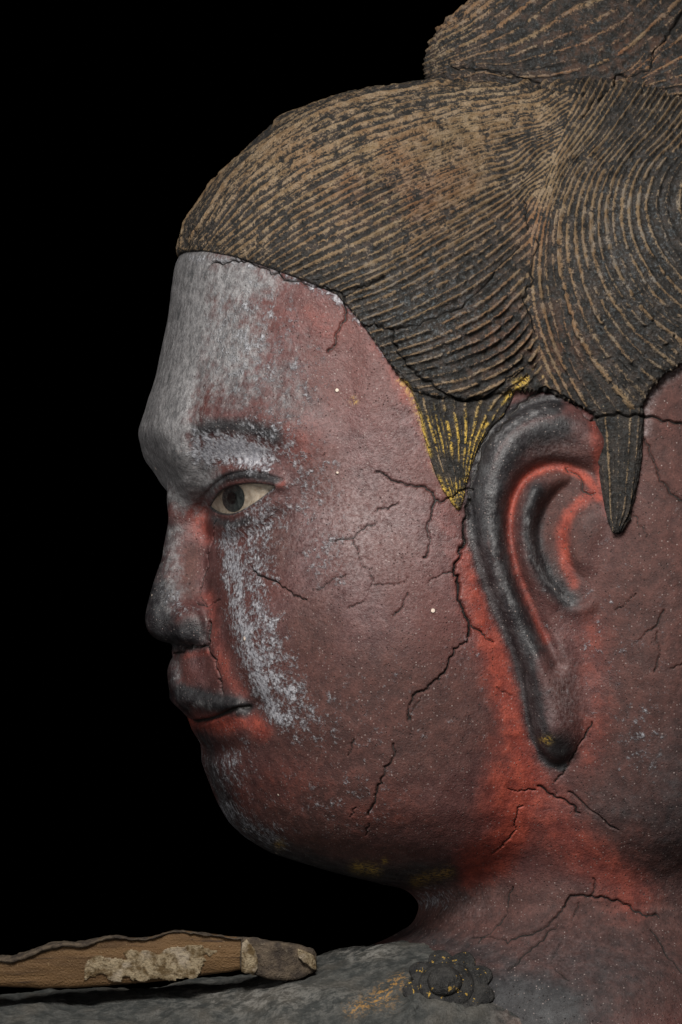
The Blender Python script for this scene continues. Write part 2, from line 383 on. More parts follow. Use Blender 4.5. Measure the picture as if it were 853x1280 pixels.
# ------------------------------------------------------------------ node helper
class NT:
    def __init__(s, name): s.m = mk(name); s.t = s.m.node_tree
    def n(s, typ, **kw):
        nd = s.t.nodes.new(typ)
        for k, v in kw.items():
            if k == 'i':
                for a, b in v.items(): s.set(nd.inputs[a], b)
            else: setattr(nd, k, v)
        return nd
    def set(s, sock, v):
        if hasattr(v, 'is_linked') or hasattr(v, 'links'): s.t.links.new(v, sock)
        elif isinstance(v, tuple) and len(v) == 3 and sock.type == 'RGBA': sock.default_value = (*v, 1)
        else: sock.default_value = v
    def math(s, op, a, b=0.0, clamp=False):
        nd = s.n('ShaderNodeMath', operation=op, use_clamp=clamp); s.set(nd.inputs[0], a); s.set(nd.inputs[1], b); return nd.outputs[0]
    def mix(s, f, a, b, blend='MIX'):
        nd = s.n('ShaderNodeMix', data_type='RGBA', blend_type=blend); s.set(nd.inputs[0], f); s.set(nd.inputs[6], a); s.set(nd.inputs[7], b); return nd.outputs[2]
    def ss(s, v, a, b, lo=0.0, hi=1.0):
        nd = s.n('ShaderNodeMapRange', interpolation_type='SMOOTHSTEP'); s.set(nd.inputs[0], v)
        for k, q in zip((1, 2, 3, 4), (a, b, lo, hi)): s.set(nd.inputs[k], q)
        return nd.outputs[0]
    def co(s, scale=(1, 1, 1)):
        if not hasattr(s, '_tc'): s._tc = s.n('ShaderNodeTexCoord').outputs['Object']
        if scale == (1, 1, 1): return s._tc
        m = s.n('ShaderNodeMapping'); s.set(m.inputs['Vector'], s._tc); m.inputs['Scale'].default_value = scale; return m.outputs[0]
    def noise(s, px, detail=4, rough=.55, dist=0.0, scale=(1, 1, 1), out='Fac'):
        nd = s.n('ShaderNodeTexNoise'); s.set(nd.inputs['Vector'], s.co(scale))
        nd.inputs['Scale'].default_value = 1/(px*S); nd.inputs['Detail'].default_value = detail
        nd.inputs['Roughness'].default_value = rough; nd.inputs['Distortion'].default_value = dist; return nd.outputs[out]
    def voro(s, px, feature='F1', rnd=1.0):
        nd = s.n('ShaderNodeTexVoronoi', feature=feature); s.set(nd.inputs['Vector'], s.co()); nd.inputs['Scale'].default_value = 1/(px*S)
        nd.inputs['Randomness'].default_value = rnd; return nd
    def attr(s, name):
        a = s.n('ShaderNodeAttribute', attribute_name=name); sp = s.n('ShaderNodeSeparateColor'); s.t.links.new(a.outputs['Color'], sp.inputs[0])
        return sp.outputs[0], sp.outputs[1], sp.outputs[2], a.outputs['Alpha']
    def finish(s, colr, rough, height=None, dist=1.0, spec=.3, strength=1.0):
        b = s.n('ShaderNodeBsdfPrincipled'); s.set(b.inputs['Base Color'], colr); s.set(b.inputs['Roughness'], rough); b.inputs['Specular IOR Level'].default_value = spec
        if height is not None:
            bp = s.n('ShaderNodeBump'); s.set(bp.inputs['Height'], height); bp.inputs['Distance'].default_value = dist*S; bp.inputs['Strength'].default_value = strength
            s.t.links.new(bp.outputs[0], b.inputs['Normal'])
        o = s.n('ShaderNodeOutputMaterial'); s.t.links.new(b.outputs[0], o.inputs[0]); return s.m

# ------------------------------------------------------------------ painted clay skin
def skin_material():
    t = NT('painted_clay_skin')
    red, dark, white, brown = t.attr('paint_a'); crack, gold, haze, grey = t.attr('paint_b')
    n_big = t.noise(70, 4); n_mid = t.noise(16, 5, .6); n_fine = t.noise(4.5, 4, .65); n_grit = t.noise(2.2, 2, .7)
    n_flake = t.noise(15, 7, .72, .25); n_str = t.noise(8, 7, .74, .15, (1, 1, .7))
    c = t.mix(t.ss(n_mid, .3, .7), (.060, .0215, .0205), (.118, .055, .053))
    c = t.mix(t.math('MULTIPLY', t.ss(n_big, .38, .62), .75), c, (.092, .031, .026))
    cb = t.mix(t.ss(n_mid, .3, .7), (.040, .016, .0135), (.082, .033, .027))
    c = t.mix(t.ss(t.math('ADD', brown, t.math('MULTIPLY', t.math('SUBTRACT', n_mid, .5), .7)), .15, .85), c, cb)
    # red pigment kept in the hollows
    cr = t.mix(t.ss(n_mid, .35, .7), (.18, .030, .019), (.31, .057, .033))
    c = t.mix(t.math('MULTIPLY', t.ss(t.math('ADD', red, t.math('ADD', t.math('MULTIPLY', t.math('SUBTRACT', n_mid, .5), .4), t.math('MULTIPLY', t.math('SUBTRACT', n_big, .5), .4))), .10, 1.0), .92), c, cr)
    # soot-dark blue black paint; also shade painted at ear rim and right side
    cd = t.mix(t.ss(n_mid, .35, .75), (.011, .012, .014), (.042, .046, .049))
    dm = t.math('MULTIPLY', t.ss(t.math('ADD', dark, t.math('MULTIPLY', t.math('SUBTRACT', n_flake, .5), .9)), .05, .95), .95)
    c = t.mix(dm, c, cd)
    # grey lime bloom, and sheen painted on the ear ridges
    cg = t.mix(t.ss(n_str, .3, .7), (.085, .086, .090), (.27, .267, .272))
    gm = t.math('MULTIPLY', t.ss(t.math('ADD', grey, t.math('MULTIPLY', t.math('SUBTRACT', t.math('MULTIPLY', t.math('ADD', n_flake, n_str), .5), .5), 2.2)), .18, .95), .95)
    c = t.mix(gm, c, cg)
    mot = t.math('MULTIPLY', t.math('MULTIPLY', gm, t.ss(t.noise(24, 6, .72), .52, .68)), .7); c = t.mix(mot, c, (.040, .043, .045))
    # flaking white
    cw = t.mix(t.ss(n_fine, .35, .7), (.20, .207, .235), (.345, .35, .375))
    wn = t.math('ADD', t.math('MULTIPLY', t.math('SUBTRACT', n_flake, .5), 1.9), t.math('MULTIPLY', t.math('SUBTRACT', n_fine, .5), 1.3))
    wm = t.math('MULTIPLY', t.ss(t.math('ADD', white, wn), .33, .80), .88)
    wm = t.math('MULTIPLY', wm, t.ss(white, .02, .2))
    c = t.mix(wm, c, cw)
    # dusty veil
    c = t.mix(t.math('MULTIPLY', t.math('MULTIPLY', haze, t.ss(n_fine, .25, .75)), .55), c, (.36, .33, .335))
    # fine speckle: pale dust grains and dark pits
    v = t.voro(3.6); sp = t.ss(v.outputs['Distance'], .30, .12); rnd = t.n('ShaderNodeSeparateColor'); t.t.links.new(v.outputs['Color'], rnd.inputs[0])
    c = t.mix(t.math('MULTIPLY', sp, t.ss(rnd.outputs[0], .55, 1.1)), c, (.27, .22, .205))
    pit = t.math('MULTIPLY', sp, t.ss(rnd.outputs[1], .72, .95)); c = t.mix(t.math('MULTIPLY', pit, .5), c, (.04, .03, .03))
    v2 = t.voro(38); r2 = t.n('ShaderNodeSeparateColor'); t.t.links.new(v2.outputs['Color'], r2.inputs[0])
    spot = t.math('MULTIPLY', t.ss(v2.outputs['Distance'], .085, .055), t.ss(r2.outputs[0], .80, .82)); c = t.mix(spot, c, (.60, .50, .42))
    grit = t.math('ADD', t.math('MULTIPLY', t.math('SUBTRACT', n_grit, .5), 1.35), t.math('MULTIPLY', t.math('SUBTRACT', n_fine, .5), .9))
    mul = t.n('ShaderNodeHueSaturation'); t.set(mul.inputs['Color'], c); t.set(mul.inputs['Value'], t.math('ADD', 1.0, grit)); c = mul.outputs[0]
    c = t.mix(t.math('MULTIPLY', gold, t.ss(n_fine, .42, .6)), c, (.50, .33, .06))
    c = t.mix(t.ss(t.math('ADD', crack, t.math('MULTIPLY', t.math('SUBTRACT', n_grit, .5), .5)), .35, .75), c, (.012, .010, .009))
    ht = t.math('ADD', t.math('MULTIPLY', n_fine, .5), t.math('MULTIPLY', n_grit, .45))
    ht = t.math('ADD', ht, t.math('MULTIPLY', wm, 1.0)); ht = t.math('ADD', ht, t.math('MULTIPLY', n_mid, 1.1)); ht = t.math('ADD', ht, t.math('MULTIPLY', spot, 1.5))
    ht = t.math('SUBTRACT', ht, t.math('MULTIPLY', pit, 1.0))
    rg = t.math('ADD', t.math('ADD', t.math('ADD', t.math('MULTIPLY', dm, -.09), t.math('MULTIPLY', brown, .28)), .50), t.math('ADD', t.math('MULTIPLY', t.math('ADD', wm, gm), .25), t.math('MULTIPLY', t.math('SUBTRACT', n_big, .5), .45)))
    return t.finish(c, rg, ht, 1.5, .42)

def paint(V, N):
    ix, iy = imgco(V[:, 0], V[:, 1], V[:, 2]); L = lambda pts, s: gline(ix, iy, chaikin(pts, 2) if len(pts) > 2 else pts, s)
    G = lambda *a: gspot(ix, iy, *a)
    red = np.zeros(len(V), f32); dark = red.copy(); white = red.copy(); brown = red.copy(); gold = red.copy(); haze = red.copy(); grey = red.copy()
    def mx(a, b): np.maximum(a, b, out=a)
    # red
    mx(red, 1.0*L([(598, 700), (610, 770), (630, 830), (648, 900), (660, 960), (650, 1010), (630, 1060), (590, 1082)], 30))
    mx(red, .62*L([(640, 940), (660, 990), (690, 1020), (740, 1075), (790, 1115)], 40)); mx(red, .9*G(640, 1000, 46, 75))
    mx(red, .75*L([(242, 612), (246, 640), (256, 668)], 17)); mx(red, .62*L([(262, 745), (268, 790), (280, 840), (304, 872)], 12))
    mx(red, 1.0*L([(252, 908), (280, 905), (312, 898), (328, 915)], 15)); mx(red, .42*G(375, 555, 44, 48)); mx(red, .38*G(400, 400, 44, 36))
    mx(red, .36*G(350, 985, 90, 60)); mx(red, .3*G(470, 1020, 100, 50)); mx(red, .7*L([(335, 606), (352, 604)], 8)); mx(red, .45*L([(280, 668), (310, 672)], 13))
    mx(red, 1.0*L([(748, 622), (735, 596), (700, 580), (665, 588), (641, 618), (634, 660), (642, 708), (660, 755), (682, 800)], 7))
    mx(red, .85*L([(742, 616), (716, 634), (703, 658), (703, 690), (716, 730)], 10)); mx(red, .42*L([(735, 790), (748, 880), (735, 940)], 30)); mx(red, .3*G(770, 1080, 90, 60))
    mx(red, .6*L([(742, 530), (750, 600), (760, 640)], 9)); mx(red, .35*G(560, 660, 30, 60)); mx(red, .8*L([(232, 818), (258, 815)], 7))
    mx(red, .4*G(300, 1000, 40, 40)); mx(red, .4*L([(470, 430), (515, 500), (540, 580)], 12))
    red *= np.where(ix < 440, .8, 1.0)
    # brown (less dusty, darker), plus shade painted down the right side
    mx(brown, 1.0*G(470, 900, 190, 120)); mx(brown, .9*G(420, 1010, 150, 90)); mx(brown, .95*G(830, 760, 120, 260)); mx(brown, 1.1*G(850, 560, 70, 150)); mx(brown, .8*G(390, 800, 60, 80)); mx(brown, .6*G(560, 850, 60, 70))
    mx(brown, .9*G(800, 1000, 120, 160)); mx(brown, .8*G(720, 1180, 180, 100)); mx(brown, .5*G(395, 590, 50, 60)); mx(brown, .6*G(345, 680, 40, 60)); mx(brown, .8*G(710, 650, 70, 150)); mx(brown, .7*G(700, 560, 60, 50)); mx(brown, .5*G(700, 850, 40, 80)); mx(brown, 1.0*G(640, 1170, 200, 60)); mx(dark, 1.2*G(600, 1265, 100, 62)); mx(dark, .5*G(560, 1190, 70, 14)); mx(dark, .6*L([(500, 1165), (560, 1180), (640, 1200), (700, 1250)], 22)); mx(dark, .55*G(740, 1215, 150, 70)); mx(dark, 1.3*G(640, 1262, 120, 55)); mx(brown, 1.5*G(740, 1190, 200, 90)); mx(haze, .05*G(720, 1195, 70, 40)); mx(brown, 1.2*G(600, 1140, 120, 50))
    # dark
    mx(dark, .95*L([(248, 537), (285, 531), (325, 537), (345, 546)], 14)); mx(dark, .5*G(295, 490, 55, 45)); mx(dark, .45*G(360, 490, 50, 60)); mx(dark, 1.0*L([(196, 740), (196, 780), (215, 800), (240, 794)], 28))
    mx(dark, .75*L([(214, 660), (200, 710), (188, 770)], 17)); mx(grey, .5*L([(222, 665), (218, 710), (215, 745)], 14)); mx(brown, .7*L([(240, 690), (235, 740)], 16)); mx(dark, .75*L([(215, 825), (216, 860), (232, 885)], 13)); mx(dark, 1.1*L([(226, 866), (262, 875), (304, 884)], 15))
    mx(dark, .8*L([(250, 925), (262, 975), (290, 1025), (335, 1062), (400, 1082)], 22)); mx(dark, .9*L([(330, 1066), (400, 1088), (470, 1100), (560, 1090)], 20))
    mx(dark, .8*L([(172, 540), (190, 590), (205, 625)], 12)); mx(dark, 1.0*L([(262, 608), (285, 594), (315, 592), (345, 600)], 7)); mx(dark, .9*L([(268, 650), (288, 658), (310, 650)], 9))
    mx(dark, .45*L([(214, 330), (206, 400), (196, 460), (182, 510)], 12))
    # ear
    rim = np.exp(-(pdist(ix, iy, EAR[2:36], 40)/13)**2); near = (V[:, 2] > 150)
    mx(dark, 1.25*L([(690, 506), (650, 514), (616, 546), (599, 592), (595, 645), (604, 700), (624, 755), (650, 812), (663, 862), (671, 912), (688, 946)], 17)*near)
    mx(dark, .95*L([(700, 535), (655, 545), (630, 575), (616, 610), (614, 650), (622, 700), (640, 750), (664, 810)], 22)); mx(dark, .95*L([(672, 615), (664, 650), (668, 692), (688, 728), (712, 750)], 17))
    mx(dark, 1.2*G(694, 938, 30, 22)); mx(dark, 1.6*L([(690, 503), (645, 513), (612, 545), (595, 592), (591, 645), (600, 700), (620, 755), (646, 812), (659, 862), (667, 914), (683, 948), (702, 957)], 8)*near); mx(dark, .75*G(700, 530, 34, 18)); mx(dark, .5*L([(655, 790), (672, 850), (684, 900)], 14)); mx(dark, .35*G(740, 655, 20, 30))  # rim: dark paint plus shade painted along the outer edge
    mx(dark, .6*G(860, 1010, 95, 150)); mx(brown, 1.3*G(850, 950, 130, 200)); mx(dark, .5*G(780, 1010, 70, 50)); mx(dark, .4*G(800, 930, 40, 60))  # shade painted in: right cheek and neck fall dark
    mx(grey, .42*L([(640, 545), (622, 580), (613, 640), (620, 700), (640, 755)], 7)); mx(grey, .45*L([(660, 650), (664, 695), (690, 735), (715, 755)], 6)); mx(grey, .45*L([(680, 512), (650, 522), (620, 550)], 6))  # pale sheen painted along the helix and antihelix ridges
    mx(haze, .5*G(705, 870, 22, 50)); mx(haze, .4*G(690, 560, 40, 20))
    # grey bloom on the forehead and chin edge
    mx(white, .5*L([(240, 322), (300, 326), (360, 346), (425, 374), (452, 402), (490, 455)], 8)); mx(haze, .8*L([(808, 540), (810, 500), (830, 474), (870, 450)], 6)); mx(grey, 1.2*L([(240, 330), (235, 400), (222, 470), (205, 530), (208, 570), (235, 600)], 40)); mx(grey, 1.0*G(290, 350, 70, 40)); mx(grey, .9*G(285, 430, 60, 90)); mx(grey, .45*G(355, 480, 50, 80))
    mx(grey, .95*L([(188, 520), (200, 560), (228, 592), (250, 612)], 18)); mx(grey, .4*L([(210, 690), (222, 740)], 18)); mx(grey, .35*L([(252, 940), (275, 1000), (300, 1040)], 16)); mx(grey, .5*G(222, 842, 8, 24))
    mx(grey, .3*L([(200, 745), (210, 760)], 14)); mx(grey, .55*L([(245, 880), (262, 884)], 6))
    # flaking white
    mx(white, .95*L([(262, 562), (300, 562), (322, 572)], 22)); mx(white, .75*G(250, 560, 22, 30)); mx(white, .72*L([(288, 672), (294, 720), (300, 770), (314, 820), (334, 870), (350, 895)], 19))
    mx(white, .55*L([(330, 640), (312, 690), (318, 760), (345, 840), (372, 895)], 34)); mx(white, .45*G(385, 600, 40, 60)); mx(white, .42*G(410, 690, 34, 50)); mx(white, .45*G(340, 540, 60, 50)); mx(white, .4*G(375, 470, 40, 50))
    mx(white, .45*G(290, 960, 34, 50)); mx(white, .5*L([(285, 1010), (320, 1040), (350, 1050)], 18)); mx(white, .4*G(395, 900, 50, 40)); mx(white, .16*G(480, 900, 160, 140)); mx(white, .4*G(310, 430, 70, 100)); mx(white, .33*G(800, 930, 40, 70))
    mx(white, .15*G(600, 800, 60, 200)); mx(white, .55*G(545, 1125, 30, 16)); mx(white, .42*L([(210, 745), (232, 760)], 14)); mx(white, .24*G(420, 1000, 140, 60)); mx(white, .17*G(760, 800, 120, 200))
    mx(haze, .7*G(440, 655, 90, 90)); mx(haze, .25*G(520, 560, 60, 80)); mx(haze, .5*G(420, 690, 30, 40)); mx(haze, .25*G(575, 1130, 44, 24)); mx(haze, .15*G(480, 480, 60, 90)); mx(haze, .1*G(700, 1190, 120, 60))
    # gilding and yellow lichen-like stains
    mx(gold, .8*L([(446, 1084), (470, 1088)], 7)); mx(gold, .55*L([(520, 1102), (560, 1090)], 7)); mx(gold, .6*G(350, 1056, 6)); mx(gold, .9*G(684, 925, 7, 5)); mx(gold, .5*L([(500, 475), (520, 500), (545, 590), (570, 630)], 4))
    mx(gold, .9*G(481, 1076, 4)); mx(gold, .8*G(443, 501, 4))
    dep, core = cracks(ix, iy)
    # mouth line
    m = L([(238, 905), (258, 901), (280, 893), (296, 886), (312, 884)], 3.2); mx(core, .8*m); dep = np.maximum(dep, 5*L([(238, 905), (258, 901), (280, 893), (296, 886), (312, 884)], 3.0))
    dep = np.maximum(dep, 0*L([(230, 893), (262, 888), (300, 884)], 3.0)); mx(core, .45*L([(272, 868), (285, 884), (305, 884)], 2.5))
    return ix, iy, dep, np.stack([red, dark, white, brown], 1), np.stack([core, gold, haze, grey], 1)

# ------------------------------------------------------------------ eye opening
_sh = lambda p: [(303+(x-303)*.9, 623+(y-623)*.9) for x, y in p]
LID_UP = chaikin(_sh([(261, 634), (269, 618), (285, 608), (305, 604), (328, 604), (347, 607)]), 2)
LID_LO = chaikin(_sh([(347, 607), (330, 620), (308, 635), (288, 644), (270, 642), (261, 634)]), 2)
ALMOND = np.concatenate([LID_UP, LID_LO[1:-1]])
# ------------------------------------------------------------------ hair outlines and strand guides
HAIR_TOP = [(60, 318), (222, 317), (255, 316), (290, 322), (330, 334), (380, 352), (420, 368), (445, 396), (470, 430), (492, 462), (515, 488), (545, 498), (590, 499), (635, 490),
            (660, 488), (690, 492), (715, 504), (740, 518), (775, 520), (800, 512), (812, 490), (832, 468), (870, 444), (1300, 430), (1300, -200), (60, -200)]
BURN_E = chaikin([(505, 470), (522, 505), (532, 555), (546, 600), (572, 640), (578, 632), (588, 585), (606, 545), (640, 505), (650, 470), (580, 450)], 1, True)
BURN_F = chaikin([(740, 500), (742, 545), (750, 600), (758, 648), (768, 671), (784, 660), (797, 610), (804, 560), (806, 500), (770, 480)], 1, True)
def tps(guides):
    P = []; v = []
    for ph, pts in guides:
        p = chaikin(pts, 1); 
        for q in p: P.append(q); v.append(ph)
    P = np.array(P)/100; v = np.array(v, float); n = len(P)
    r2 = ((P[:, None]-P[None])**2).sum(-1); K = np.where(r2 > 0, r2*np.log(r2+1e-12), 0)+np.eye(n)*2e-3
    A = np.zeros((n+3, n+3)); A[:n, :n] = K; A[:n, n] = 1; A[:n, n+1:] = P; A[n, :n] = 1; A[n+1:, :n] = P.T
    w = np.linalg.solve(A, np.concatenate([v, [0, 0, 0]]))
    def ev(ix, iy):
        out = np.empty(len(ix), f32)
        for s in range(0, len(ix), 100000):
            x, y = ix[s:s+100000]/100, iy[s:s+100000]/100; o = w[n]+w[n+1]*x+w[n+2]*y
            for k in range(n):
                r = (x-P[k, 0])**2+(y-P[k, 1])**2+1e-9; o = o+w[k]*r*np.log(r)
            out[s:s+100000] = o
        return out
    return ev
PH_A = tps([(-1, [(222, 300), (258, 222), (318, 165), (400, 120), (480, 95), (560, 88)]), (3.4, [(250, 305), (305, 232), (380, 178), (460, 144), (550, 122), (640, 112)]),
            (7, [(272, 312), (330, 262), (400, 218), (480, 182), (570, 152), (660, 136)]), (10.5, [(310, 320), (380, 268), (480, 218), (580, 182), (680, 158)]),
            (14.2, [(345, 332), (400, 298), (480, 258), (580, 214), (690, 168)]), (17.8, [(390, 350), (440, 326), (500, 297), (580, 257), (655, 218)]),
            (22, [(435, 375), (500, 347), (570, 311), (635, 268), (662, 235)]), (26, [(462, 408), (520, 388), (590, 352), (655, 295)]),
            (29.3, [(486, 440), (540, 425), (605, 393), (663, 335)]), (32, [(505, 468), (560, 456), (620, 430), (668, 378)]), (34.6, [(530, 494), (590, 484), (640, 456), (672, 418)])])
PH_B = tps([(-3, [(722, 172), (690, 215), (664, 290), (655, 350), (668, 430), (700, 490)]), (0, [(752, 170), (713, 210), (690, 265), (684, 330), (696, 400), (722, 455), (756, 505)]),
            (4, [(790, 166), (747, 215), (730, 275), (738, 340), (766, 400), (805, 445), (835, 466)]), (8, [(830, 168), (790, 212), (776, 268), (790, 325), (825, 378), (865, 408)]),
            (11.5, [(865, 178), (832, 215), (822, 262), (838, 312), (872, 348)])])
PH_T1 = tps([(0, [(600, 97), (680, 110), (750, 97), (810, 64), (860, 15)]), (3, [(560, 92), (640, 82), (720, 68), (780, 40), (815, 0)]), (6.4, [(541, 83), (600, 60), (650, 36), (700, 0)]),
             (9.6, [(548, 52), (590, 30), (635, -2)]), (12.4, [(565, 20), (600, -6), (630, -30)])])
PH_T2 = tps([(0, [(700, 162), (760, 160), (830, 160), (870, 155)]), (3, [(725, 148), (790, 132), (870, 120)]), (6.5, [(745, 128), (800, 103), (870, 78)]), (9, [(770, 110), (820, 80), (870, 45)])])
PH_E = tps([(0, [(512, 485), (530, 545), (550, 600), (572, 640)]), (3, [(545, 500), (556, 560), (566, 605), (574, 640)]), (6, [(590, 500), (584, 560), (580, 605), (576, 642)]), (9, [(645, 490), (605, 545), (590, 585), (579, 640)])])
PH_F = tps([(0, [(742, 520), (748, 580), (757, 640), (768, 672)]), (5, [(804, 520), (800, 580), (790, 640), (772, 672)])])

def hcore(x, y, d):
    # the two masses of hair meet in a deeper valley than the skin below
    c = cores(x, y, d); v = cores_h(x, y, d)-cores0(x, y, d)
    return c+np.clip(v, -4, 5)*sstep(150, 230, y)*sstep(520, 470, y)
def hair_fun(P):
    x, y, d = P[:, 0], P[:, 1], P[:, 2]; ix, iy = imgco(x, y, d); c = hcore(x, y, d)
    out = np.full(len(x), 40., f32); m = c < 60
    if m.any():
        X, Y, C = ix[m], iy[m], c[m]
        t = 13-8*gline(X, Y, [(150, 312), (222, 312), (290, 320), (380, 350), (430, 378), (470, 430)], 26)+22*gspot(X, Y, 590, 400, 90, 80)+22*gspot(X, Y, 780, 360, 75, 110)+4*gspot(X, Y, 500, 250, 150, 100)
        up = smax(C-t, polysd(X, Y, HAIR_TOP), 12)
        lo = smax(C-7, np.minimum(polysd(X, Y, BURN_E), 99), 7)
        lf = smax(C-14, np.minimum(polysd(X, Y, BURN_F), 99), 12)
        f = np.minimum(np.minimum(up, lo), lf)
        out[m] = np.maximum(f, -(C+14))
    return np.where(m, out, c-40)
def knot1(P):
    x, y, d = P[:, 0]-752, P[:, 1]-85, P[:, 2]-0
    q = np.sqrt((x/222)**2+(y/122)**2+(d/128)**2)+1e-6; r = np.sqrt(x*x+y*y+d*d); return r-r/q
def knot2(P):
    x, y, d = P[:, 0]-900, P[:, 1]-112, P[:, 2]-0
    q = np.sqrt((x/195)**2+(y/72)**2+(d/165)**2)+1e-6; r = np.sqrt(x*x+y*y+d*d); return r-r/q

def hair_material():
    t = NT('carved_clay_hair')
    ridge, dust, warm, blue = t.attr('hair_a'); crack, gold, up, _ = t.attr('hair_b')
    nb = t.noise(60, 4); nm = t.noise(14, 5, .62); nf = t.noise(4, 4, .7); ng = t.noise(2, 2, .7)
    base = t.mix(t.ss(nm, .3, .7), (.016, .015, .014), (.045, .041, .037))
    base = t.mix(t.math('MULTIPLY', blue, t.ss(nf, .45, .7)), base, (.10, .115, .125))
    c = t.mix(t.math('MULTIPLY', warm, t.ss(nm, .42, .68)), base, (.085, .042, .026))
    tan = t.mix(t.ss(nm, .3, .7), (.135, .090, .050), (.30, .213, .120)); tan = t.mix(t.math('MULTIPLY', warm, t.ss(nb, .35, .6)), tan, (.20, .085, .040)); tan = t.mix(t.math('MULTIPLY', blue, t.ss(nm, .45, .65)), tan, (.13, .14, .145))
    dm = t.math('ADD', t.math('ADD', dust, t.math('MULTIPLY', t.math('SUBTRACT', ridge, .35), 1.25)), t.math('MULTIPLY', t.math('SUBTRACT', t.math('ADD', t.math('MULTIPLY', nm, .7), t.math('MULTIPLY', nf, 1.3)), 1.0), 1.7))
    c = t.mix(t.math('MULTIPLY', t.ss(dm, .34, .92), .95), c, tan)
    v = t.voro(5); sp = t.ss(v.outputs['Distance'], .26, .12); rnd = t.n('ShaderNodeSeparateColor'); t.t.links.new(v.outputs['Color'], rnd.inputs[0])
    c = t.mix(t.math('MULTIPLY', sp, t.ss(rnd.outputs[0], .86, 1.1)), c, (.30, .24, .16))
    c = t.mix(t.math('MULTIPLY', gold, t.ss(nf, .40, .55)), c, (.66, .44, .08))
    c = t.mix(t.ss(crack, .35, .7), c, (.010, .009, .008))
    hs = t.n('ShaderNodeHueSaturation'); t.set(hs.inputs['Color'], c); t.set(hs.inputs['Value'], t.math('ADD', 1.0, t.math('MULTIPLY', t.math('SUBTRACT', ng, .5), 1.2))); c = hs.outputs[0]
    ht = t.math('ADD', t.math('MULTIPLY', nf, 2.0), t.math('MULTIPLY', ng, 1.0)); ht = t.math('ADD', ht, t.math('MULTIPLY', nm, 2.0))
    return t.finish(c, .78, ht, 2.0, .22)

def hsh(k, q=0.0): v = np.sin(k*12.9898+q*78.233)*43758.5453; return (v-np.floor(v)).astype(f32)
def strands(V, phase):
    ph = phase+.9*(fbm(V, 110, 2)-.5)+.22*(fbm(V, 26, 2, 3.3)-.5)
    sid = np.floor(ph); ph = sid+np.clip((ph-sid-.5)*1.0+.5+.18*(hsh(sid, 3)-.5), 0, 1)
    def rp(p, e): return (1-np.clip(np.abs((p % 1.0)-.5)*2, 0, 1))**e
    r = rp(ph, 1.4)*(.68+.45*hsh(sid)); fine = .55*rp(ph*2+.5, 1.3)*sstep(.42, .62, fbm(V, 90, 2, 21.))
    r = np.maximum(r, fine); wear = fbm(V, 46, 3, 9.1); chip = sstep(.60, .70, fbm(V, 11, 3, 17.))
    rr = r*(.45+1.1*wear)*(1-.75*chip)-.25*sstep(.48, .66, fbm(V, 8, 2, 14.))*(1-r)
    tone = (hsh(sid, 1)-.5)*.34+(fbm(V, 60, 2, 31.)-.5)*.5
    return r*(1-.6*chip), rr, tone

# ================================================================== BUILD
root = bpy.data.objects.new('statue', None); col.objects.link(root); root.location = (0, 0, 0)
root['label'] = 'old painted clay temple statue with coiled hair, long ear and cracked red face in profile'
root['category'] = 'statue'
M_SKIN = skin_material(); M_HAIR = hair_material()
# ---- skin
def near_skin(c):
    x, y, d = c[:, 0], c[:, 1], c[:, 2]
    n = (d > -40-np.clip(330-x, 0, 200)*.7) & (x > 120) & (x < 890) & (y > 290) & (y < 1300)
    return n & ~((y < 470) & (x > 330+0*y) & (polysd(c[:, 0], c[:, 1], HAIR_TOP) < -40))
V, Q = sculpt(skin, (130, 70, -330), (1140, 1400, 390), 5.0, LEV, near_skin)
N = vnormals(V, Q)
ix, iy, dep, pa, pb = paint(V, N)
al = polysd(ix, iy, ALMOND)
onface = (V[:, 0] < 480)
rec = np.where(onface, 26*sstep(1.5, -2.0, al), 0); lidr = np.where(onface, 1.8*np.exp(-((al-4.5)/3.0)**2), 0)
fold = np.where(onface, 3.0*gline(ix, iy, chaikin([(258, 618), (272, 601), (295, 590), (322, 590), (352, 600)], 2), 2.6), 0)
EYEV = V.copy(); EYEN = N
gr = (fbm(V, 9, 3)-.5)*.6+(fbm(V, 34, 2, 5.)-.5)*2.2
V = V+N*(gr-dep-rec+lidr-fold)[:, None]
lidm = np.where(onface, np.exp(-((al-.5)/3.2)**2), 0)
pa[:, 1] = np.maximum(pa[:, 1], 1.1*lidm); pb[:, 0] = np.maximum(pb[:, 0], np.where(onface, .75*np.exp(-((al+1)/2.0)**2), 0))
N2 = vnormals(V, Q)
cxyz = V[Q].mean(1); cix, ciy = imgco(cxyz[:, 0], cxyz[:, 1], cxyz[:, 2])
is_ear = (polysd(cix, ciy, EAR) < 4) & (cxyz[:, 2] > 190)
M_ = link
ids, q = split(V, Q, ~is_ear)
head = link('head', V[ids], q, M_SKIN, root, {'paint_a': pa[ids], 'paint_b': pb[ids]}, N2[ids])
ids, q = split(V, Q, is_ear)
earo = link('ear', V[ids], q, M_SKIN, root, {'paint_a': pa[ids], 'paint_b': pb[ids]}, N2[ids])
earo['label'] = 'long dark-rimmed ear with red hollow'

